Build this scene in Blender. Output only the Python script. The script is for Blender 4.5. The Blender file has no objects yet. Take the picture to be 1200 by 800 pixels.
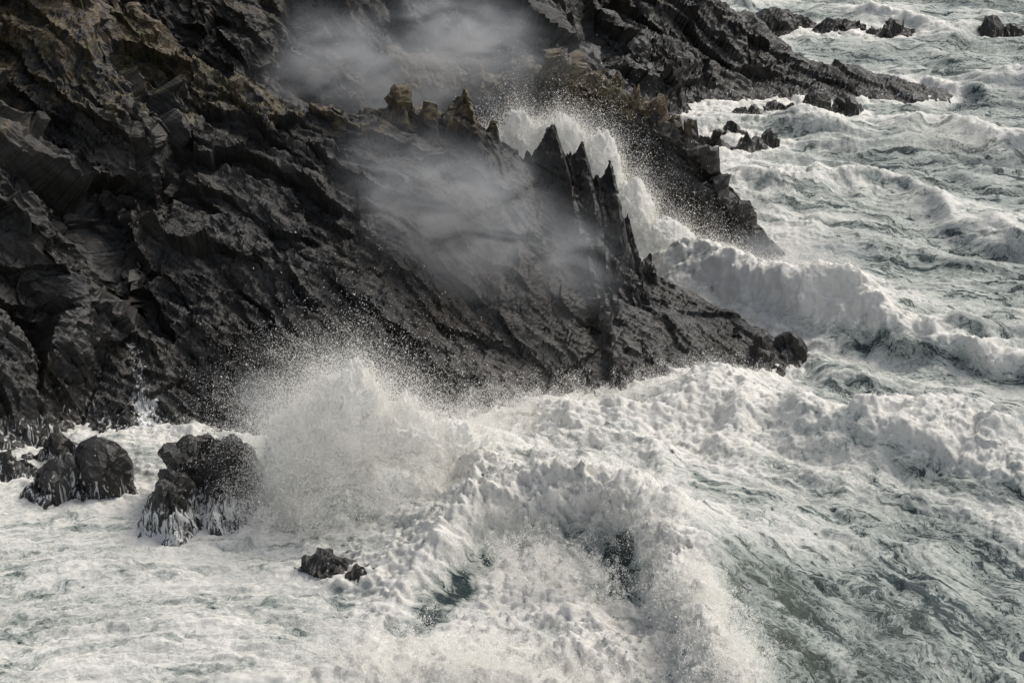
import bpy, math, time
import numpy as np
from mathutils import Vector
T0=time.time()
rng=np.random.default_rng(7)
F=np.float32
# ------------------------------------------------------------------ noise
def _hash(ix,iy,iz,seed):
    h=(ix.astype(np.uint32)*np.uint32(73856093))^(iy.astype(np.uint32)*np.uint32(19349663))^(iz.astype(np.uint32)*np.uint32(83492791))
    h=h^np.uint32((seed*2654435761)&0xffffffff)
    h^=h>>np.uint32(13); h*=np.uint32(0x5bd1e995); h^=h>>np.uint32(15); h*=np.uint32(0x27d4eb2d); h^=h>>np.uint32(13)
    return h
def perlin(x,y,z,seed=0):
    xi=np.floor(x).astype(np.int32); yi=np.floor(y).astype(np.int32); zi=np.floor(z).astype(np.int32)
    xf=(x-xi).astype(F); yf=(y-yi).astype(F); zf=(z-zi).astype(F)
    f=lambda t:t*t*t*(t*(t*6-15)+10)
    u,v,w=f(xf),f(yf),f(zf)
    out=np.zeros_like(xf)
    for dx in (0,1):
        wx=u if dx else 1-u
        for dy in (0,1):
            wy=v if dy else 1-v
            for dz in (0,1):
                wz=w if dz else 1-w
                h=_hash(xi+dx,yi+dy,zi+dz,seed)
                gx=(h&np.uint32(1023)).astype(F)/511.5-1
                gy=((h>>np.uint32(10))&np.uint32(1023)).astype(F)/511.5-1
                gz=((h>>np.uint32(20))&np.uint32(1023)).astype(F)/511.5-1
                out+=wx*wy*wz*(gx*(xf-dx)+gy*(yf-dy)+gz*(zf-dz))
    return out*1.6
def fbm(x,y,z,oct=4,seed=0,gain=.5,ridged=False):
    s=np.zeros(x.shape,F); a=1.;fr=1.;t=0
    for o in range(oct):
        n=perlin(x*fr,y*fr,z*fr,seed+o*17)
        if ridged: n=1-2*np.abs(n)
        s+=a*n; t+=a; a*=gain; fr*=2.03
    return s/t
def worley(x,y,z,seed=0):
    xi=np.floor(x).astype(np.int32); yi=np.floor(y).astype(np.int32); zi=np.floor(z).astype(np.int32)
    best=np.full(x.shape,9,F)
    val=np.zeros(x.shape,F); tx=np.zeros(x.shape,F); 
    for dx in (-1,0,1):
        for dy in (-1,0,1):
            for dz in (-1,0,1):
                h=_hash(xi+dx,yi+dy,zi+dz,seed)
                ax=(xi+dx+((h&np.uint32(1023)).astype(F)/1023)-x).astype(F)
                ay=(yi+dy+(((h>>np.uint32(10))&np.uint32(1023)).astype(F)/1023)-y).astype(F)
                az=(zi+dz+(((h>>np.uint32(20))&np.uint32(1023)).astype(F)/1023)-z).astype(F)
                d=ax*ax+ay*ay+az*az
                m=d<best
                best=np.where(m,d,best)
                r=((h>>np.uint32(5))&np.uint32(4095)).astype(F)/4095
                val=np.where(m,r,val)
                r2=((h>>np.uint32(14))&np.uint32(4095)).astype(F)/4095-.5
                r3=((h>>np.uint32(3))&np.uint32(511)).astype(F)/511-.5
                tx=np.where(m,ax*r2*2+ay*r3*2,tx)
    return val,tx
def sstep(a,b,x):
    t=np.clip((x-a)/(b-a),0,1); return t*t*(3-2*t)
# ------------------------------------------------------------------ mesh helper
def grid_mesh(name,P,faces,mat,attrs=None,smooth=False):
    used,inv=np.unique(faces.ravel(),return_inverse=True)
    V=P[used].astype(F); Fc=inv.reshape(faces.shape).astype(np.int32)
    n=Fc.shape[1]
    me=bpy.data.meshes.new(name)
    me.vertices.add(len(V)); me.vertices.foreach_set("co",V.ravel())
    me.loops.add(Fc.size); me.loops.foreach_set("vertex_index",Fc.ravel())
    me.polygons.add(len(Fc)); me.polygons.foreach_set("loop_start",np.arange(0,Fc.size,n,dtype=np.int32))
    try: me.polygons.foreach_set("loop_total",np.full(len(Fc),n,np.int32))
    except Exception: pass
    me.polygons.foreach_set("use_smooth",np.full(len(Fc),smooth,dtype=bool))
    me.update(calc_edges=True)
    for k,a in (attrs or {}).items():
        if a.ndim==1:
            at=me.attributes.new(k,'FLOAT','POINT'); at.data.foreach_set("value",a[used].astype(F))
        else:
            at=me.attributes.new(k,'FLOAT_VECTOR','POINT'); at.data.foreach_set("vector",a[used].astype(F).ravel())
    me.materials.append(mat)
    ob=bpy.data.objects.new(name,me); bpy.context.scene.collection.objects.link(ob)
    return ob
# ------------------------------------------------------------------ coast geometry (metres)
def ridge(X,Y,pts,q=1.15,cap=1.0):
    H=np.full(X.shape,-99,F)
    for (x0,y0,z0,f0,b0),(x1,y1,z1,f1,b1) in zip(pts[:-1],pts[1:]):
        dx,dy=x1-x0,y1-y0; L=dx*dx+dy*dy
        tu=((X-x0)*dx+(Y-y0)*dy)/L
        t=np.clip(tu,0,1); over=np.abs(tu-t)*math.sqrt(L)
        side=dx*(Y-y0)-dy*(X-x0)
        d=np.hypot(side/math.sqrt(L),over*cap)
        zc=z0+t*(z1-z0)
        w=np.where(side<0,f0+t*(f1-f0),b0+t*(b1-b0))
        r=d/w
        H=np.maximum(H,zc*(1-r**q)-np.maximum(r-1,0)*2)
    return H
CLIFF=[[(-120,260,70,90,120),(-60,225,52,60,80),(-30,222,34,42,60),(-10,228,24,34,40),(1,238,17,20,20),(4,243,12,14,14)],
       [(-75,225,58,60,50),(-50,200,42,50,25),(-36,182,27,36,16),(-28,170,18,26,13),(-26,160,8,14,9)],
       [(-130,190,60,70,90),(-80,178,42,44,60),(-50,168,30,31,40),(-37,160,19,22,20)]]
HEAD=[[(-30,188,19,40,10),(-20,178,15.5,31,12),(-13.8,173,14.6,27,12),(-8,172,15.4,22,10),(-3,171,14.6,19,8),(0,171,11.6,17.5,5),(3,171,12.2,17.5,4.5),(5.2,170.7,11.2,16.5,4),(6.9,170.4,9.2,15.5,3.5),(8.0,170.0,6.0,14.5,3.5),(9.4,169,4.2,13,4),(12.5,167.5,3.2,10.5,4),(15.4,165,2.2,7,3.5),(18,162,1.2,3.2,2.5)],
      [(-1,160.5,6.6,8,8),(4,160.5,5.4,7,8),(8,161.5,4.3,6.5,7),(12,161.5,3.0,5,6),(15,161,2.2,4,5),(18,160.3,1.2,2.8,3)]]
RIDGE=[[(-20,208,14,12,16),(-4,202,11.0,10,9),(2.2,199,12.2,9,7),(7.1,196,12.2,8.0,6),(11.2,192,10.8,7.0,5.5),(14.4,189,8.6,6.2,4.5),(16.4,186,5.6,4.6,3.8),(19.0,183.5,2.6,3.0,2.8)]]
FAR=[[(-10,240,22,20,30),(6,247,13,15,22),(15,247,10,14,16),(21,247,7.6,12,12),(26,243.5,4.8,8,9),(31,241,2.6,5.5,7),(37,239,1.3,3.2,4.5),(43,238,.6,2.4,2.6)]]
ROCKS=[[(-20.6,133.0,2.6,1.9,2.6),(-17.2,135.2,4.4,2.6,3.4),(-19.3,137.0,3.4,2.2,2.3)],
       [(-28.2,137.6,1.5,2.0,1.3),(-25.6,138.3,2.1,1.7,1.7),(-32.0,140,1.2,2.6,1.2),(-29.5,142.5,1.3,2.4,1.2)],
       [(-10.5,126.0,1.0,2.6,1.1),(-8.4,124.6,.9,1.5,1.0)],
       [(17.8,160.0,2.3,1.0,1.5),(15.9,161.5,2.5,1.1,1.7),(19.6,160.8,1.6,.9,1.2)],
       [(22.4,217.5,.9,1.8,1.3),(24.6,219.5,.8,1.6,.9),(18,218.5,.7,2.4,1.1),(20.5,222,.7,2.4,1.1)],
       [(26,230.5,1.2,1.6,1.4),(29.6,229.5,1.7,1.3,1.1),(23,229,.9,2.5,1.4),(33,231,.8,1.6,1.0)],
       [(31,268,1.9,4.2,2.6),(36.5,266.5,1.5,4.2,2.0),(42,265,1.0,3.6,1.5)],
       [(53.2,263,2.3,1.2,1.0),(55.6,263.5,1.3,1.6,.9)]]
BLADES_A=[(3.2,171.0,14.8,2.4,4.2,.25,5.5),(1.3,170.6,12.9,1.5,3.0,.3,6),(5.3,170.5,13.8,2.1,4.0,.2,6.0),(4.3,170.2,12.9,1.3,3.0,.2,6.0),(7.3,170.2,12.4,2.1,4.0,.2,6.5),(6.3,170.0,11.4,1.3,3.0,.2,6.0),(8.6,169.6,8.4,1.4,3.0,.3,6),(10.2,169,5.4,1.2,2.4,.3,4),
          (4.6,168.0,11.0,1.9,3.4,.3,5),(6.7,167.6,9.6,1.8,3.4,.3,5),(2.4,168.2,11.2,1.6,3.0,.3,5),(8.3,167.4,7.4,1.5,3.0,.3,4),
          (-8.2,171.5,17.2,1.9,3.2,.3,6),(-6.0,170.6,16.2,1.4,2.8,.3,5),(-3.2,171,17.6,2.3,3.6,.3,6),(-1.3,170.4,15.4,1.6,3.4,.3,7),(.0,169.5,12.4,1.2,2.8,.3,6)]
BLADES_B=[(1.0,199,14.0,1.7,3,.4,5),(3.4,198,13.6,1.6,3,.4,5),(5.6,196.5,13.7,1.6,2.8,.3,5),(7.4,195.6,13.0,1.5,2.6,.3,5),(8.8,194.6,13.2,1.6,2.6,.3,5),(10.4,193,12.2,1.5,2.6,.3,5),(12.2,191.4,11.6,1.6,2.4,.2,5),(13.4,190.3,10.4,1.4,2.4,.2,5),(14.6,189.3,10.3,1.5,2.4,.2,6),(15.9,187.6,8.4,1.4,2.2,.2,7),(16.8,186,6.2,1.3,2.0,.2,6),(18.6,184,4.6,1.4,1.9,.2,4),(19.6,182.5,2.8,1.3,1.6,.2,3),(-3,201,12.4,1.8,3,.4,5)]
def blades(X,Y,L):
    H=np.full(X.shape,-99,F)
    for x,y,z,a,b,r,dr in L:
        c,s=math.cos(r),math.sin(r)
        u=(X-x)*c+(Y-y)*s; v=-(X-x)*s+(Y-y)*c
        u=np.where(u>0,u/(a*.42),-u/(a*1.25))
        H=np.maximum(H,z-dr*(np.maximum(u,0)*.75+np.abs(v)/b*.6))
    return H
def blob(X,Y,L):
    H=np.full(X.shape,-99,F)
    for x,y,z,a,b in L:
        c,s=math.cos(x*1.7),math.sin(x*1.7)
        u=(X-x)/a; v=(Y-y)/b
        r=np.maximum(np.abs(u*c+v*s)+.35*np.abs(u*s-v*c),np.abs(v*c-u*s)*1.05)*.9
        H=np.maximum(H,(z+.6)*np.minimum(1,1.25-r**1.25*1.25)-.6)
    return H
def smax(a,b,k=1.0):
    return np.maximum(a,b)+k*.25*np.maximum(1-np.abs(a-b)/k,0)**2
def masses(X,Y):
    out=[]
    c=ridge(X,Y,CLIFF[0],cap=2.6); c=smax(c,ridge(X,Y,CLIFF[1],cap=2.0),2); c=smax(c,ridge(X,Y,CLIFF[2],cap=1.6),2)
    out.append(c)
    hcap=1+2.0*sstep(1,6,X)
    hd=smax(ridge(X,Y,HEAD[0],1.2,cap=hcap),ridge(X,Y,HEAD[1],1.2,cap=1.3),1.5)
    out.append(smax(hd,blades(X,Y,BLADES_A),.3))
    out.append(smax(ridge(X,Y,RIDGE[0],1.3,cap=1.3),blades(X,Y,BLADES_B),.3))
    out.append(ridge(X,Y,FAR[0],cap=1.6))
    for r in ROCKS: out.append(blob(X,Y,r))
    return out
def spaced(segs,geo0=None,geo1=None):
    a=[]
    for s,e,st in segs: a.append(np.arange(s,e-1e-6,st))
    a=np.concatenate(a); a=list(a)
    if geo0:
        st=a[1]-a[0]; x=a[0]; pre=[]
        while x>geo0: st*=1.12; x-=st; pre.append(x)
        a=pre[::-1]+a
    if geo1:
        st=a[-1]-a[-2]; x=a[-1]
        while x<geo1: st*=1.12; x+=st; a.append(x)
    return np.array(a)
gx=spaced([(-46,-34,.25),(-34,20,.12),(20,60,.2)],geo0=-500)
gy=spaced([(120,206,.13),(206,285,.24)],geo1=900)
X,Y=np.meshgrid(gx,gy); nx,ny=len(gx),len(gy)
Z0=np.zeros_like(X)
wx=fbm(X/9,Y/9,Z0,4,3)*1.7; wy=fbm(X/9,Y/9,Z0+7.3,4,11)*1.7
ws=fbm(X/2.2,Y/2.2,Z0,3,23)*.35
Ms=masses(X+wx*.6+ws,Y+wy*.8+ws)
Ms[1]=np.maximum(Ms[1], blades(X+ws*.5,Y+ws,BLADES_A)); Ms[2]=np.maximum(Ms[2], blades(X+ws*.5,Y+ws,BLADES_B))
for i in range(4,len(Ms)): Ms[i]=blob(X+ws*2+wx*.4,Y+ws*2,ROCKS[i-4])
St=np.stack(Ms); label=St.argmax(0); H=St.max(0).astype(F); del St
H=np.maximum(H,-6)
gzx=np.gradient(H,axis=1)/np.gradient(gx)[None,:]; gzy=np.gradient(H,axis=0)/np.gradient(gy)[:,None]
gl=np.hypot(gzx,gzy); k=np.minimum(1,1.8/np.maximum(gl,1e-3)); gzx*=k; gzy*=k
nrm=np.sqrt(1+gzx**2+gzy**2); Nx,Ny,Nz=-gzx/nrm,-gzy/nrm,1/nrm
act=(H>-3.5).ravel()
x=X.ravel()[act].astype(F); y=Y.ravel()[act].astype(F); z=H.ravel()[act]; lab_a=label.ravel()[act]
bn=np.array([.66,.52,.54]);bn/=np.linalg.norm(bn)
b1=np.cross(bn,[0,0,1.]);b1/=np.linalg.norm(b1); b2=np.cross(bn,b1)
wv=fbm(x/12,y/12,z/12,3,91)*1.8
p=x*bn[0]+y*bn[1]+z*bn[2]+wv; q1=x*b1[0]+y*b1[1]+z*b1[2]; q2=x*b2[0]+y*b2[1]+z*b2[2]
amp=np.clip((z+.8)/5,.12,1); amp=np.where(lab_a>=4,np.clip((z+1)/3,.25,.6),amp)
slab=np.where(lab_a==1,sstep(-16,-6,x),0)
crag=np.where(lab_a==2,1,np.where(lab_a==1,sstep(-1,1,x)*sstep(165,167,y),0))
pin=crag*(lab_a==1)
amp_b=amp*(1-.5*np.maximum(slab,crag*.9))*(1-.7*pin)
v0,t0=worley(q1/15,q2/12,p/4.6,7)
d=((v0-.5)*2.0+t0*3.4)*amp_b*np.where(lab_a==0,1,.45)*(1-.7*crag)
v1,t1=worley(q1/7,q2/5.5,p/1.9,1)
d+=(v1-.5)*1.4*amp_b+t1*1.2*amp_b
rough=.55+.6*np.clip(fbm(x/10,y/10,z/10,3,171)+.3,0,1)
v2,t2=worley(q1/2.6+9,q2/2.2,p/.62,2)
d+=((v2-.5)*.50+t2*.35)*np.clip(amp*1.5,0,1)*(1-.45*slab)*rough*(1-.4*pin)
v3,t3=worley(q1/.95+9,q2/.85,p/.26,5)
d+=((v3-.5)*.22+t3*.16)*rough*(1-.2*slab)
d+=fbm(q1/5,q2/5,p/1.5,5,31,ridged=True,gain=.55)*.50*amp_b
d+=fbm(q1/.8,q2/.8,p/.22,3,61,ridged=True,gain=.6)*.10*rough
d+=fbm(x/16,y/16,z/16,3,77)*1.5*amp*np.where((lab_a==1)|(lab_a==2),.4,1)
gul=fbm(x/11+3,y/26,z/40,3,133,ridged=True); d-=np.clip(gul-.35,0,1)*3.6*amp*(lab_a==0)
D=np.zeros(X.size,F); D[act]=d
D=D.reshape(X.shape)
PX=X+Nx*D; PY=Y+Ny*D; PZ=H+Nz*D
P=np.stack([PX,PY,PZ],-1).reshape(-1,3)
idx=np.arange(nx*ny).reshape(ny,nx)
Q=np.stack([idx[:-1,:-1],idx[:-1,1:],idx[1:,1:],idx[1:,:-1]],-1).reshape(-1,4)
zq=P[:,2][Q].max(1); keep=(zq>-1.6)
Q=Q[keep]; lab=label.ravel()[Q[:,0]]
print("rocks",len(Q),time.time()-T0)
# ------------------------------------------------------------------ materials
def newmat(name):
    m=bpy.data.materials.new(name); m.use_nodes=True; nt=m.node_tree; nt.nodes.clear()
    return m,nt
class NB:
    def __init__(s,nt): s.nt=nt
    def n(s,t,**kw):
        nd=s.nt.nodes.new(t)
        for k,v in kw.items():
            setattr(nd,k,v)
        return nd
    def l(s,a,b): s.nt.links.new(a,b)
    def noise(s,vec,scale,detail=6,rough=.6,dist=0,ridged=False):
        nd=s.n('ShaderNodeTexNoise'); s.l(vec,nd.inputs['Vector'])
        nd.inputs['Scale'].default_value=scale; nd.inputs['Detail'].default_value=detail
        nd.inputs['Roughness'].default_value=rough; nd.inputs['Distortion'].default_value=dist
        return nd.outputs[0]
    def math(s,op,a,b=None,c=None,clamp=False):
        nd=s.n('ShaderNodeMath',operation=op); nd.use_clamp=clamp
        for i,v in enumerate((a,b,c)):
            if v is None: continue
            if isinstance(v,(int,float)): nd.inputs[i].default_value=v
            else: s.l(v,nd.inputs[i])
        return nd.outputs[0]
    def ramp(s,v,a,b,c=0,d=1,smooth=True):
        nd=s.n('ShaderNodeMapRange'); nd.interpolation_type='SMOOTHSTEP' if smooth else 'LINEAR'
        s.l(v,nd.inputs[0])
        for i,k in enumerate((a,b,c,d)):
            if isinstance(k,(int,float)): nd.inputs[1+i].default_value=k
            else: s.l(k,nd.inputs[1+i])
        return nd.outputs[0]
    def mix(s,f,a,b):
        nd=s.n('ShaderNodeMix',data_type='RGBA')
        if isinstance(f,(int,float)): nd.inputs[0].default_value=f
        else: s.l(f,nd.inputs[0])
        for i,v in ((6,a),(7,b)):
            if isinstance(v,tuple): nd.inputs[i].default_value=v+(1,)
            else: s.l(v,nd.inputs[i])
        return nd.outputs[2]
    def mapping(s,vec,scale=(1,1,1),rot=(0,0,0)):
        nd=s.n('ShaderNodeMapping'); s.l(vec,nd.inputs[0]); nd.inputs['Scale'].default_value=scale; nd.inputs['Rotation'].default_value=rot
        return nd.outputs[0]
    def attr(s,name):
        nd=s.n('ShaderNodeAttribute'); nd.attribute_name=name; return nd
def rock_material():
    m,nt=newmat("wet_slate_rock"); b=NB(nt)
    out=b.n('ShaderNodeOutputMaterial'); pr=b.n('ShaderNodeBsdfPrincipled'); b.l(pr.outputs[0],out.inputs[0])
    co=b.n('ShaderNodeTexCoord').outputs['Object']
    bed=b.attr("bed").outputs['Vector']
    n1=b.noise(co,.22,4,.6); n2=b.noise(bed,1.1,6,.65); n3=b.noise(co,3.5,5,.7); n4=b.noise(co,.9,5,.65)
    base=b.mix(b.ramp(n2,.35,.72),(.0100,.0096,.0092),(.054,.051,.046))
    base=b.mix(b.ramp(n1,.42,.62,0,.6),base,(.021,.0175,.012))
    base=b.mix(b.ramp(n3,.58,.74,0,.45),base,(.115,.108,.096))
    li=b.attr("lichen").outputs['Fac']
    lm=b.math('MULTIPLY',b.ramp(b.math('ADD',n4,b.math('MULTIPLY',li,.28)),.60,.76),b.ramp(li,.02,.5))
    base=b.mix(lm,base,b.mix(b.ramp(n3,.4,.6),(.050,.037,.018),(.130,.100,.056)))
    gm=b.math('MULTIPLY',b.ramp(b.noise(co,.35,5,.6),.52,.62),b.math('MULTIPLY',lm,.65))
    base=b.mix(gm,base,(.046,.054,.020))
    sp=b.ramp(b.noise(co,5.5,3,.6),.68,.73); base=b.mix(b.math('MULTIPLY',sp,b.ramp(li,.1,.6,0,.7)),base,(.26,.25,.21))
    tr=b.attr("trickle").outputs['Fac']
    st=b.noise(b.mapping(co,(1.8,1.8,.30)),1.0,8,.70,1.8)
    tm=b.ramp(b.math('ADD',st,b.math('MULTIPLY',tr,.42)),.70,.78)
    tm=b.math('MULTIPLY',tm,b.ramp(tr,.02,.15))
    col=b.mix(tm,base,(.70,.70,.68)); b.l(col,pr.inputs['Base Color'])
    wet=b.attr("wet").outputs['Fac']
    r=b.ramp(wet,0,1,.74,.32,False); r=b.math('ADD',r,b.math('MULTIPLY',tm,.3)); b.l(r,pr.inputs['Roughness'])
    pr.inputs['Specular IOR Level'].default_value=.4
    bp=b.n('ShaderNodeBump'); bp.inputs['Strength'].default_value=.75; bp.inputs['Distance'].default_value=.18
    hh=b.math('ADD',b.math('MULTIPLY',b.noise(bed,3.0,6,.7),1.0),b.math('MULTIPLY',b.noise(co,5,4,.7),.35))
    b.l(hh,bp.inputs['Height']); b.l(bp.outputs[0],pr.inputs['Normal'])
    return m
def sea_material():
    m,nt=newmat("foaming_sea_water"); b=NB(nt)
    out=b.n('ShaderNodeOutputMaterial')
    co=b.n('ShaderNodeTexCoord').outputs['Object']
    fl=b.attr("flow").outputs['Vector']; fo=b.attr("foam").outputs['Fac']
    w=b.n('ShaderNodeVectorMath',operation='ADD')
    wn=b.n('ShaderNodeTexNoise'); b.l(co,wn.inputs['Vector']); wn.inputs['Scale'].default_value=.25; wn.inputs['Detail'].default_value=4
    sc=b.n('ShaderNodeVectorMath',operation='SCALE'); b.l(wn.outputs['Color'],sc.inputs[0]); sc.inputs['Scale'].default_value=5.5
    b.l(fl,w.inputs[0]); b.l(sc.outputs[0],w.inputs[1]); fw=w.outputs[0]
    s1=b.noise(b.mapping(fw,(.85,.15,.5)),1,8,.70,.6)
    s2=b.noise(b.mapping(fw,(3.4,.7,1)),1,6,.72,1.0)
    rd=b.math('ABSOLUTE',b.math('SUBTRACT',s2,.5)); lace=b.math('MAXIMUM',b.math('SUBTRACT',1,b.math('MULTIPLY',rd,9)),0)
    rd1=b.math('ABSOLUTE',b.math('SUBTRACT',s1,.5)); lace1=b.math('MAXIMUM',b.math('SUBTRACT',1,b.math('MULTIPLY',rd1,11)),0)
    pat=b.math('ADD',b.math('MULTIPLY',s1,1.25),b.math('ADD',b.math('MULTIPLY',lace,.22),b.math('MULTIPLY',lace1,.15)))
    fine=b.noise(co,3.0,6,.78)
    pat=b.math('ADD',pat,b.math('MULTIPLY',b.math('SUBTRACT',fine,.5),.50))
    v=b.math('ADD',pat,fo)
    mk=b.ramp(v,1.06,1.26)
    thick=b.ramp(v,1.14,1.74)
    fc=b.mix(thick,(.28,.325,.305),(.89,.87,.81))
    pf=b.n('ShaderNodeBsdfPrincipled'); pf.inputs['Roughness'].default_value=.75; pf.inputs['Specular IOR Level'].default_value=.2
    b.l(fc,pf.inputs['Base Color'])
    pw=b.n('ShaderNodeBsdfPrincipled'); pw.inputs['Roughness'].default_value=.2; pw.inputs['IOR'].default_value=1.33
    wc=b.mix(b.ramp(b.attr("crest").outputs['Fac'],.2,.95),(.026,.044,.048),(.115,.125,.088))
    b.l(wc,pw.inputs['Base Color'])
    bw=b.n('ShaderNodeBump'); bw.inputs['Strength'].default_value=1; bw.inputs['Distance'].default_value=.4
    b.l(b.noise(b.mapping(fw,(2.0,.7,1)),1,7,.70,.3),bw.inputs['Height']); b.l(bw.outputs[0],pw.inputs['Normal'])
    bf=b.n('ShaderNodeBump'); bf.inputs['Strength'].default_value=.9; bf.inputs['Distance'].default_value=.3
    fh=b.math('ADD',b.noise(co,2.2,8,.80),b.math('MULTIPLY',mk,.35))
    b.l(fh,bf.inputs['Height']); b.l(bf.outputs[0],pf.inputs['Normal'])
    mx=b.n('ShaderNodeMixShader'); b.l(mk,mx.inputs[0]); b.l(pw.outputs[0],mx.inputs[1]); b.l(pf.outputs[0],mx.inputs[2])
    b.l(mx.outputs[0],out.inputs[0])
    return m
def spray_material(name,col,tr=.4):
    m,nt=newmat(name); b=NB(nt)
    out=b.n('ShaderNodeOutputMaterial'); d=b.n('ShaderNodeBsdfDiffuse'); t=b.n('ShaderNodeBsdfTranslucent')
    d.inputs[0].default_value=col+(1,); t.inputs[0].default_value=col+(1,)
    mx=b.n('ShaderNodeMixShader'); mx.inputs[0].default_value=tr
    b.l(d.outputs[0],mx.inputs[1]); b.l(t.outputs[0],mx.inputs[2]); b.l(mx.outputs[0],out.inputs[0])
    return m
def mist_material(name,dens,lo=.42,hi=.68,sc=(.35,.35,.5)):
    m,nt=newmat(name); b=NB(nt)
    out=b.n('ShaderNodeOutputMaterial'); vs=b.n('ShaderNodeVolumeScatter'); vs.inputs['Color'].default_value=(.90,.955,1,1); vs.inputs['Anisotropy'].default_value=.1
    tc=b.n('ShaderNodeTexCoord').outputs['Object']
    ln=b.n('ShaderNodeVectorMath',operation='LENGTH'); b.l(tc,ln.inputs[0])
    geo=b.n('ShaderNodeNewGeometry').outputs['Position']
    mp=b.mapping(geo,sc,(0,.75,.3))
    n=b.noise(mp,1,5,.62,1.0); n0=b.noise(geo,.16,2,.5)
    rr=b.math('ADD',ln.outputs['Value'],b.math('MULTIPLY',b.math('SUBTRACT',n0,.42),1.3))
    fall=b.math('MULTIPLY',b.ramp(rr,-.1,1.0,1,0),b.ramp(ln.outputs['Value'],.4,1,1,0))
    d=b.math('MULTIPLY',b.math('MULTIPLY',fall,b.ramp(n,lo,hi)),dens)
    b.l(d,vs.inputs['Density']); b.l(vs.outputs[0],out.inputs['Volume'])
    return m
rockm=rock_material(); seam=sea_material()
spraym=spray_material("white_spray",(.94,.925,.88))
# ------------------------------------------------------------------ rock objects
zz=P[:,2]; xx=P[:,0]; yy=P[:,1]
wvf=np.zeros(X.size,F); wvf[act]=wv; pf=xx*bn[0]+yy*bn[1]+zz*bn[2]+wvf
bed=np.stack([(xx*b1[0]+yy*b1[1]+zz*b1[2])*.22,(xx*b2[0]+yy*b2[1]+zz*b2[2])*.28,pf*1.5],-1)
lf=label.ravel()
lich=sstep(9,26,zz)*.8
lich=np.where(lf==1,sstep(12.5,17.0,zz)*.9*sstep(2,-1,xx),lich)
lich=np.where(lf==2,sstep(7.5,12,zz)*1.1,lich)
lich=np.where(lf==3,sstep(5,13,zz)*.8,lich)
lich=np.where(lf>3,0,lich)
wet=1-sstep(3,15,zz)*.7
tr=(1-sstep(.8,2.4,zz))*.28
left=sstep(-14,-18,xx)*sstep(150,146,yy)
tr=tr+left*(1-sstep(.8,3.0,zz))*.14
tr=tr+np.where(lf==4,.17,0)*(1-sstep(2.5,4.5,zz))
cas=np.exp(-((xx+24.2+.25*(yy-148))/.7)**2)*sstep(7,4,zz)*sstep(140,146,yy)
tr=np.clip(tr+cas*.45,0,1)
names=["sea_cliff","rocky_headland","jagged_rock_ridge","distant_headland"]+["sea_rock"]*len(ROCKS)
att={"bed":bed,"lichen":lich,"wet":wet,"trickle":tr}
for i,nm in enumerate(names):
    fq=Q[lab==i]
    if len(fq)>0: grid_mesh(nm,P,fq,rockm,att,False)
print("rock objs",time.time()-T0)
# ------------------------------------------------------------------ sea
sx=spaced([(-36,34,.125),(34,64,.22)],geo0=-6000,geo1=6000)
sy=spaced([(100,190,.125),(190,290,.27)],geo0=-3000,geo1=9000)
X,Y=np.meshgrid(sx,sy); nx,ny=len(sx),len(sy); Z0=np.zeros_like(X)
near=sstep(700,350,np.hypot(X,Y-180))
cx,cy=-20.,100.
R=np.hypot(X-cx,Y-cy); TH=np.arctan2(Y-cy,X-cx)
wrp=fbm(X/38,Y/38,Z0,3,201)*13+fbm(X/14,Y/14,Z0,2,205)*3
ph=2*np.pi*(R+wrp)/23.
s=(.5+.5*np.cos(ph+1.0))
mod=.25+1.0*np.clip(fbm(X/20,Y/20,Z0+4,3,207)+.5,0,1.3)
open_=sstep(26,54,R)
hs=2.4*s**2.6*mod*open_
ph2=2*np.pi*(R*.93+X*.25+wrp*.8)/8.5+fbm(X/12,Y/12,Z0,2,215)*5
s2=(.5+.5*np.cos(ph2)); hs+=.75*s2**1.8*open_*near*(.4+mod*.7)
ph3=2*np.pi*(R*.8-X*.45+wrp*1.1)/4.3+fbm(X/7,Y/7,Z0,2,219)*6
s3=(.5+.5*np.cos(ph3)); hs+=.36*s3**1.5*open_*near
def crest(X,Y,W,wl,wr,e=1.35):
    H=np.zeros(X.shape,F); SD=np.full(X.shape,1e6,F); DD=np.full(X.shape,1e6,F)
    for (x0,y0,z0),(x1,y1,z1) in zip(W[:-1],W[1:]):
        dx,dy=x1-x0,y1-y0; t=np.clip(((X-x0)*dx+(Y-y0)*dy)/(dx*dx+dy*dy),0,1)
        dd=np.hypot(X-x0-t*dx,Y-y0-t*dy); side=dx*(Y-y0)-dy*(X-x0)
        zc=z0+t*(z1-z0); w=np.where(side<0,wl,wr)
        h=zc*np.exp(-(dd/w)**e)
        m=dd<DD; DD=np.where(m,dd,DD); SD=np.where(m,np.sign(side)*dd,SD)
        H=np.maximum(H,h)
    return H,SD,DD
wn=fbm(X/6,Y/6,Z0,5,301,gain=.55)*2.8
wm=fbm(X/6,Y/6,Z0+9,5,331,gain=.55)*2.4
hm=.78+.55*fbm(X/4,Y/4,Z0,3,341)
W=[(-3,135,.8),(1.5,133.5,2.4),(5.5,131.5,3.8),(9.6,126.5,5.2),(10.6,120,4.2),(11.6,112,5.0),(12.6,104,4.6),(13.5,90,2.5)]
W1,SD1,DD1=crest(X+wn,Y+wm,W,2.6,7.0,1.25); W1*=.6+.4*hm
WB=[(17,172,.6),(24,167,2.2),(31,161,2.6),(40,153,1.9),(52,148,1.0)]
W2,SD2,DD2=crest(X+wn,Y+wm,WB,2.4,6); W2*=hm
WC=[(20,148,.3),(27,141,1.8),(33,134,1.9),(44,128,.9)]
W3,SD3,DD3=crest(X+wn,Y+wm,WC,2.2,5); W3*=hm
WD=[(-2,150,.6),(4,147,1.5),(11,149,1.6),(16,154,1.0)]
W4,SD4,DD4=crest(X+wn,Y+wm,WD,2.4,3)
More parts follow.
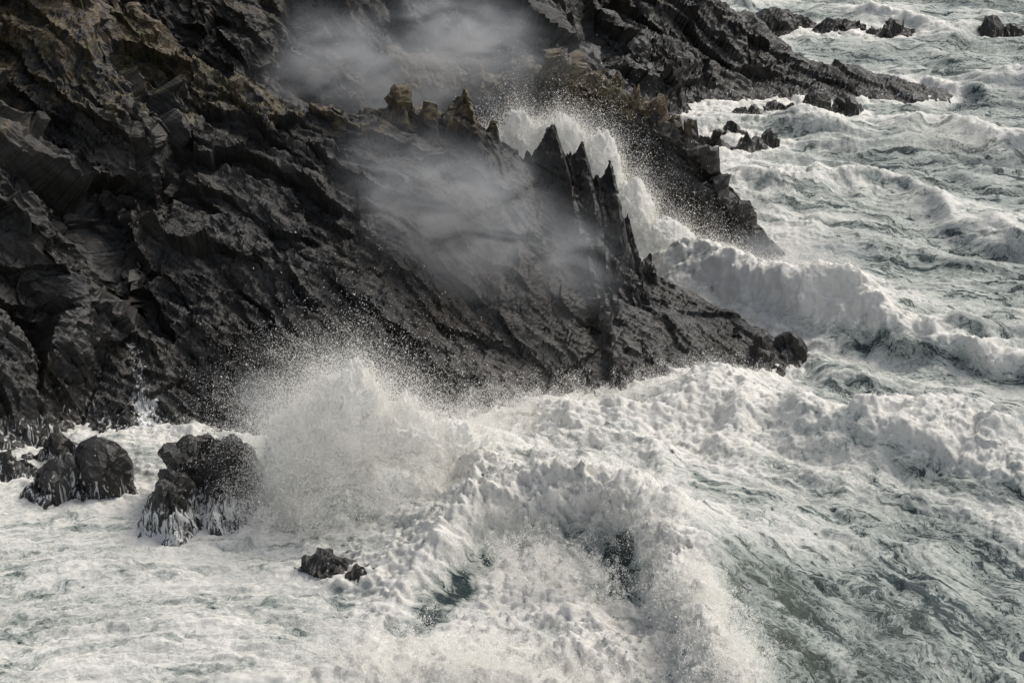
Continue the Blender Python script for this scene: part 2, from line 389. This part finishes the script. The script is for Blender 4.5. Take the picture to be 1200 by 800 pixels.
WE=[(-6.5,121,.6),(-4.5,126,2.6),(-1.5,130,4.0),(3,131,1.5)]
W5,SD5,DD5=crest(X+wn*.5,Y+wm*.5,WE,1.5,4)
WF=[(-13,112,.4),(-6,115,1.3),(1,112,1.8),(6,106,1.4)]
W6,SD6,DD6=crest(X+wn,Y+wm,WF,2.4,3); W6*=hm
WG=[(0,124,.6),(3,120,1.8),(5,114,2.0),(6.5,108,1.4)]
W7,SD7,DD7=crest(X+wn,Y+wm,WG,1.8,2.6); W7*=hm
hb=np.stack(masses(X,Y)).max(0)
rocky=sstep(-5,0.5,np.maximum(hb,-9))
hs=hs*(1-.6*rocky)
mound=2.6*np.exp(-((X+9.5)/4.0)**2-((Y-135.5)/3.6)**2)+1.3*np.exp(-((X+3)/5)**2-((Y-141)/4)**2)+3.0*np.exp(-((X-4)/5)**2-((Y-185)/4.5)**2)
mound+=1.6*np.exp(-((X-14)/7)**2-((Y-177)/3.5)**2)
Hs=hs+W1+W2+W3+W4+W5+W6+W7
# --- foam density
behind=sstep(-.5,2.0,SD1); front=(1-behind)
fo=.36+.26*fbm(X/13,Y/13,Z0,4,411)
fo+=.36*np.clip(s**3,0,1)*open_*mod
fo+=.12*s2**3*open_
fo=np.maximum(fo,.95*rocky)
zone=sstep(28,12,X+(150-Y)*.10)*sstep(112,128,Y+X*.4)
fo=np.maximum(fo,.40+.28*zone+.26*fbm(X/9,Y/9,Z0+2,3,421))
fl_=front*sstep(170,140,Y)*sstep(14,8,X)
fo=np.maximum(fo,(.68+.28*fbm(X/7,Y/7,Z0+5,4,431))*fl_)
fo+=.5*np.exp(-(DD1/1.7)**2)
back=sstep(.8,3,SD1)*sstep(26,10,SD1)*sstep(132,124,Y+X*.25)
fo=fo*(1-back)+back*(.35+.32*fbm(R/1.6,TH*R/9,Z0,4,441))
for SD,DD,g in ((SD2,DD2,.42),(SD3,DD3,.38),(SD4,DD4,.3),(SD5,DD5,.3),(SD6,DD6,.3),(SD7,DD7,.4)):
    fo+=g*np.exp(-((DD)/1.6)**2)+g*.5*np.exp(-((SD+3.)/3)**2)
hn=.75+.7*np.clip(fbm(X/1.6,Y/1.6,Z0,4,451)+.3,0,1)
hol=.85*np.exp(-((SD5+1.9)/1.1)**2)*np.exp(-((X+3.5)/3.5)**2)*(DD5<5)+.95*np.exp(-((SD1+2.6)/1.5)**2)*np.exp(-((Y-125)/4.0)**2)*(DD1<6)+.5*np.exp(-((SD7+1.3)/.7)**2)*np.exp(-((Y-117)/3)**2)*(DD7<4)
fo-=hol*hn
fo-=.36*np.exp(-((SD2+1.7)/1.1)**2)*(DD2<5)+.36*np.exp(-((SD3+1.7)/1.1)**2)*(DD3<5)
surge=np.exp(-((X-22)/8)**2-((Y-176)/8)**2); fo+=.35*surge
fo=np.clip(fo,0,1.1)
# --- turbulence
turb=sstep(.5,.9,fo)*near
wl=X+fbm(X/1.5,Y/1.5,Z0,2,551)*.8
lump=fbm(wl/2.4,Y/2.4,Z0,6,501,gain=.64)
bil=1-np.abs(fbm(X/1.1,Y/1.1,Z0+3,4,511,gain=.70))*2.2
calm=sstep(-6,-15,X)*sstep(140,130,Y)
wild=front*sstep(9,2,-SD1)*(DD1<12)+np.exp(-((X+8)/8)**2-((Y-134)/7)**2)
tl=turb*(1-.62*calm)*(1+.8*np.clip(wild,0,1))
Hs+=mound*(1+.35*lump)
Hs+=tl*(lump*1.10+bil*.30)
along=TH*R
stre=fbm(R/1.6+wn*.4,along/7,Z0,5,521,gain=.6)
Hs+=near*(1-turb)*(stre*.6+lump*.35)
Hs+=near*calm*stre*.5
Hs-=.45
ux,uy=(X-cx)/np.maximum(R,1),(Y-cy)/np.maximum(R,1)
push=near*np.clip(Hs,0,5)*.42
PX=X-ux*push; PY=Y-uy*push
P=np.stack([PX,PY,Hs],-1).reshape(-1,3)
idx=np.arange(nx*ny).reshape(ny,nx)
Qs=np.stack([idx[:-1,:-1],idx[:-1,1:],idx[1:,1:],idx[1:,:-1]],-1).reshape(-1,4)
flow=np.stack([R+wn*.3,along*1.0,Z0],-1).reshape(-1,3)
cr=np.clip(Hs/4.5,0,1).ravel()
grid_mesh("sea",P,Qs,seam,{"foam":fo.ravel(),"flow":flow,"crest":cr},True)
print("sea",len(Qs),time.time()-T0)
win=(np.abs(X)<66)&(Y>100)&(Y<290)
area=(np.gradient(sx)[None,:]*np.gradient(sy)[:,None])
wgt=(win*np.clip(fo-.55,0,1)**1.2*np.clip(lump+.35,0,1)**1.5*(1-.8*calm)*area*(.5+np.clip(Hs,0,4)*.6)).ravel(); wgt/=wgt.sum()
ci=rng.choice(wgt.size,320000,p=wgt)
froth=P[ci]+rng.normal(size=(len(ci),3))*.10; froth[:,2]+=rng.exponential(.18,len(ci))
# ------------------------------------------------------------------ spray
def tri_soup(pts,size):
    n=len(pts)
    a=rng.normal(size=(n,3)); a/=np.linalg.norm(a,axis=1)[:,None]
    b_=np.cross(a,rng.normal(size=(n,3))); b_/=np.linalg.norm(b_,axis=1)[:,None]
    sz=(size*rng.lognormal(0,.4,n))[:,None]
    V=np.stack([pts+a*sz,pts-a*sz*.5+b_*sz*.87,pts-a*sz*.5-b_*sz*.87],1).reshape(-1,3)
    return V,np.arange(3*n,dtype=np.int32).reshape(-1,3)
def jets(base0,base1,by,njet,nper,vdir,vspread,speed,tmax,turb=.25,tp=1.0):
    t=rng.random((njet,1)); b0=np.array(base0)*(1-t)+np.array(base1)*t
    b0=b0+rng.normal(size=(njet,3))*np.array([by,by,.2])
    env=.45+.75*np.sin(np.pi*np.clip(t,.02,.98))**.7
    v=np.array(vdir,float)[None,:]+rng.normal(size=(njet,3))*vspread
    v/=np.linalg.norm(v,axis=1)[:,None]
    v*=speed*(.35+.65*rng.random((njet,1)))*env
    tt=(rng.random((njet,nper))**tp)*tmax
    drag=np.exp(-.12*tt)
    pos=b0[:,None,:]+v[:,None,:]*(tt*drag)[:,:,None]; pos[:,:,2]-=4.9*tt*tt
    rad=turb*(.25+tt)[:,:,None]
    pos=pos+rng.normal(size=(njet,nper,3))*rad
    pos=pos.reshape(-1,3)
    return pos[pos[:,2]>-.3]
def core(blobs,seed,ampl=.38,npts=60000,off=.35,dr=(0,0,.3)):
    Vs=[];Fs=[];Ps=[];o=0
    tot=sum(b[3]*b[5] for b in blobs)
    for k,(x0,y0,z0,rx,ry,rz,lx,ly) in enumerate(blobs):
        nu,nv=200,130
        u=np.linspace(0,2*np.pi,nu,endpoint=False); v=np.linspace(.02,np.pi-.02,nv)
        U,V=np.meshgrid(u,v); n=np.stack([np.cos(U)*np.sin(V),np.sin(U)*np.sin(V),np.cos(V)],-1)
        q=n*np.array([rx,ry,rz])
        a=fbm(q[...,0]/1.5+seed+k*5,q[...,1]/1.5,q[...,2]/1.9,5,seed,gain=.62)
        a2=1-2*np.abs(fbm(q[...,0]/.8+k,q[...,1]/.8,q[...,2]/.9,3,seed+9))
        f=1+ampl*(a*1.1+a2*.2-.1)
        q=q*f[...,None]; q[...,0]+=lx*q[...,2]; q[...,1]+=ly*q[...,2]
        q=q+np.array([x0,y0,z0])
        Vs.append(q.reshape(-1,3))
        i=np.arange(nu*nv).reshape(nv,nu); j=np.roll(i,-1,1)
        Fs.append(np.stack([i[1:],j[1:],j[:-1],i[:-1]],-1).reshape(-1,4)+o); o+=nu*nv
        m=int(npts*rx*rz/tot)
        w=np.sin(V).ravel(); ci=rng.choice(nu*nv,m,p=w/w.sum())
        nn=n.reshape(-1,3)[ci]; e=rng.exponential(off,(m,1))
        rr=.2+2.2*np.clip(a.ravel()[ci]+.35,0,1)[:,None]
        Ps.append(q.reshape(-1,3)[ci]+nn*e*rr+np.array(dr)*e*rr*2+rng.normal(size=(m,3))*.16)
    return np.concatenate(Vs),np.concatenate(Fs),np.concatenate(Ps)
def splash(name,pts,size,blobs=None,csize=.026,**kw):
    emp=bpy.data.objects.new(name,None); bpy.context.scene.collection.objects.link(emp)
    if blobs:
        V,Fc,Pp=core(blobs,**kw)
        o=grid_mesh("water_body",V,Fc,corem,None,True); o.parent=emp
        Pp=Pp[Pp[:,2]>-.5]; V,Fc=tri_soup(Pp,csize); o=grid_mesh("foam_shell",V,Fc,spraym,None,False); o.parent=emp
    pts=pts[pts[:,2]>-.5]
    V,Fc=tri_soup(pts,size); o=grid_mesh("droplets",V,Fc,spraym,None,False); o.parent=emp
    print(name,len(pts))
def core_material():
    m,nt=newmat("aerated_water"); b=NB(nt)
    out=b.n('ShaderNodeOutputMaterial'); pf=b.n('ShaderNodeBsdfPrincipled'); b.l(pf.outputs[0],out.inputs[0])
    co=b.n('ShaderNodeTexCoord').outputs['Object']
    n=b.noise(co,1.4,8,.72)
    b.l(b.mix(b.ramp(n,.3,.65),(.80,.80,.76),(.94,.925,.88)),pf.inputs['Base Color']); pf.inputs['Roughness'].default_value=.85; pf.inputs['Specular IOR Level'].default_value=.1
    bp=b.n('ShaderNodeBump'); bp.inputs['Strength'].default_value=.8; bp.inputs['Distance'].default_value=.35
    b.l(n,bp.inputs['Height']); b.l(bp.outputs[0],pf.inputs['Normal'])
    return m
corem=core_material()
J=np.concatenate
splash("wave_splash",J([jets((-14,134,.5),(-8,137,1.5),1.2,1300,300,(-.06,-.05,1),.22,14,1.4,.26,.8),
        jets((-14.5,132.5,.5),(-2,136,1.5),1.5,1000,260,(-.02,-.2,1),.42,9.0,1.1,.28,.8)]),.018,
    [(-10.2,136.5,2.6,2.8,1.8,5.8,.06,0),(-13.0,135.6,1.4,2.2,1.7,4.9,-.02,0),(-7.2,137,1.8,2.7,1.8,4.2,.1,0),(-4.0,138,1.0,3.4,2,3.0,.2,0),(-11.5,134.6,.2,2.4,1.3,2.6,.2,0),(-7.5,134,.2,3.2,1.6,2.6,.1,0)],seed=3,ampl=.5,npts=560000,off=.65,csize=.021)
splash("wave_splash",J([jets((-2,185,1),(7,183.5,.5),1.3,900,260,(.0,-.02,1),.16,14.6,1.7,.30,.8),
        jets((6,182,.4),(15,178,.4),1.8,480,200,(.25,-.05,1),.35,7.5,1.1,.3)]),.023,
    [(1.0,185.5,4,2.7,1.8,7.4,0,0),(4.0,185,4,2.7,1.8,7.4,0,0),(6.8,184.2,3.6,2.3,1.7,6.2,.02,0),(9.2,182.5,2.2,2.3,1.7,4.5,.05,0),(11.8,180.5,1.2,2.6,1.7,3.0,.1,0),(14.8,178.5,.8,3.2,1.7,2.1,.1,0),(-2,186,4,2.2,1.8,6.0,0,0)],seed=11,ampl=.30,npts=480000,off=.55,csize=.025)
splash("wave_splash",J([jets((-6,147,.5),(6,150,.6),1.4,500,180,(.1,-.2,1),.4,7,1.0,.2),
        jets((5,151,.3),(17,156,.3),1.2,480,160,(.2,-.1,1),.4,6.5,.95,.18)]),.020)
splash("wave_splash",J([jets((14,178,.3),(25,172,.3),1.8,620,240,(.4,-.1,1),.4,7.5,1.05,.3),jets((10,176,.3),(19,168,.3),1.2,420,180,(.3,-.1,1),.4,5.5,.9,.25)]),.022)
S=[froth]
for a,c in zip(W[1:-2],W[2:-1]):
    n_=130 if 118<.5*(a[1]+c[1])<130 else 280
    S.append(jets((a[0]-1.0,a[1]-.8,a[2]-.3),(c[0]-1.0,c[1]-.8,c[2]-.3),.8,n_,150,(-.4,-.1,1),.45,5.0,.8,.15))
S.append(jets((-3.5,127.5,2.6),(1,130.5,2.8),.6,180,140,(-.2,.1,1),.45,4.4,.7,.12))
S.append(jets((-9,115,.6),(8,108,1.6),2.2,800,220,(-.1,-.1,1),.5,5.6,1.0,.18))
S.append(jets((0,127,1.6),(6,120,2.0),1.6,300,150,(-.2,-.1,1),.45,4.6,.85,.16))
S+=[jets((39,217,1),(45,214,1),1.2,200,160,(-.2,-.1,1),.4,7.5,1.1,.35),
   jets((23,166.5,1.6),(33,160,1.8),.8,200,100,(-.4,-.2,1),.4,3.5,.7,.15),
   jets((-30,141,.2),(-22,145,.2),1.0,120,80,(0,-.1,1),.5,3.5,.6,.12)]
splash("breaker_spray",J(S),.022)
# drifting mist : soft scattering clouds
def mist(c,r,rot,mat):
    import bmesh
    me=bpy.data.meshes.new("sea_mist"); bm=bmesh.new(); bmesh.ops.create_icosphere(bm,subdivisions=4,radius=1); bm.to_mesh(me); bm.free()
    me.materials.append(mat); ob=bpy.data.objects.new("sea_mist",me); bpy.context.scene.collection.objects.link(ob)
    ob.location=c; ob.scale=r; ob.rotation_euler=rot
m1=mist_material("blown_mist",.46,.30,.74,(.22,.22,.5)) 
mist((-2,161,9.5),(15,8,9),(0,.55,0),m1)
mist((-7,181,17),(17,9,8),(0,-.10,0),m1)
mist((-16,142,4),(2.6,2,4.2),(0,-.3,0),m1)
mist((22,177,2.6),(10,6,3.2),(0,.1,.4),m1)
print("spray",time.time()-T0)
# ------------------------------------------------------------------ world, sun, camera
sc=bpy.context.scene
w=bpy.data.worlds.new("World"); sc.world=w; w.use_nodes=True; nt=w.node_tree
bg=nt.nodes['Background']; sky=nt.nodes.new('ShaderNodeTexSky'); sky.sky_type='NISHITA'; sky.sun_disc=False
EL,AZ=math.radians(52),math.radians(55)
sky.sun_elevation=EL; sky.sun_rotation=AZ; sky.dust_density=4; sky.air_density=1.0
hsv=nt.nodes.new('ShaderNodeHueSaturation'); hsv.inputs['Saturation'].default_value=.50
nt.links.new(sky.outputs[0],hsv.inputs['Color']); nt.links.new(hsv.outputs[0],bg.inputs[0]); bg.inputs[1].default_value=.15
sl=bpy.data.lights.new("sun","SUN"); sl.energy=2.1; sl.angle=math.radians(26); sl.color=(1,.95,.87)
so=bpy.data.objects.new("sun",sl); sc.collection.objects.link(so)
sd=Vector((math.sin(AZ)*math.cos(EL),math.cos(AZ)*math.cos(EL),math.sin(EL)))
so.rotation_euler=sd.to_track_quat('Z','Y').to_euler(); so.location=sd*200
cam=bpy.data.cameras.new("camera"); co=bpy.data.objects.new("camera",cam); sc.collection.objects.link(co)
co.location=(0,0,60); co.rotation_euler=(math.radians(70),0,0)
cam.sensor_width=36; cam.lens=18/math.tan(math.radians(12)); cam.clip_end=20000; cam.clip_start=1
sc.camera=co
sc.view_settings.view_transform='Standard'; sc.view_settings.look='None'; sc.view_settings.exposure=0
print("done",time.time()-T0)
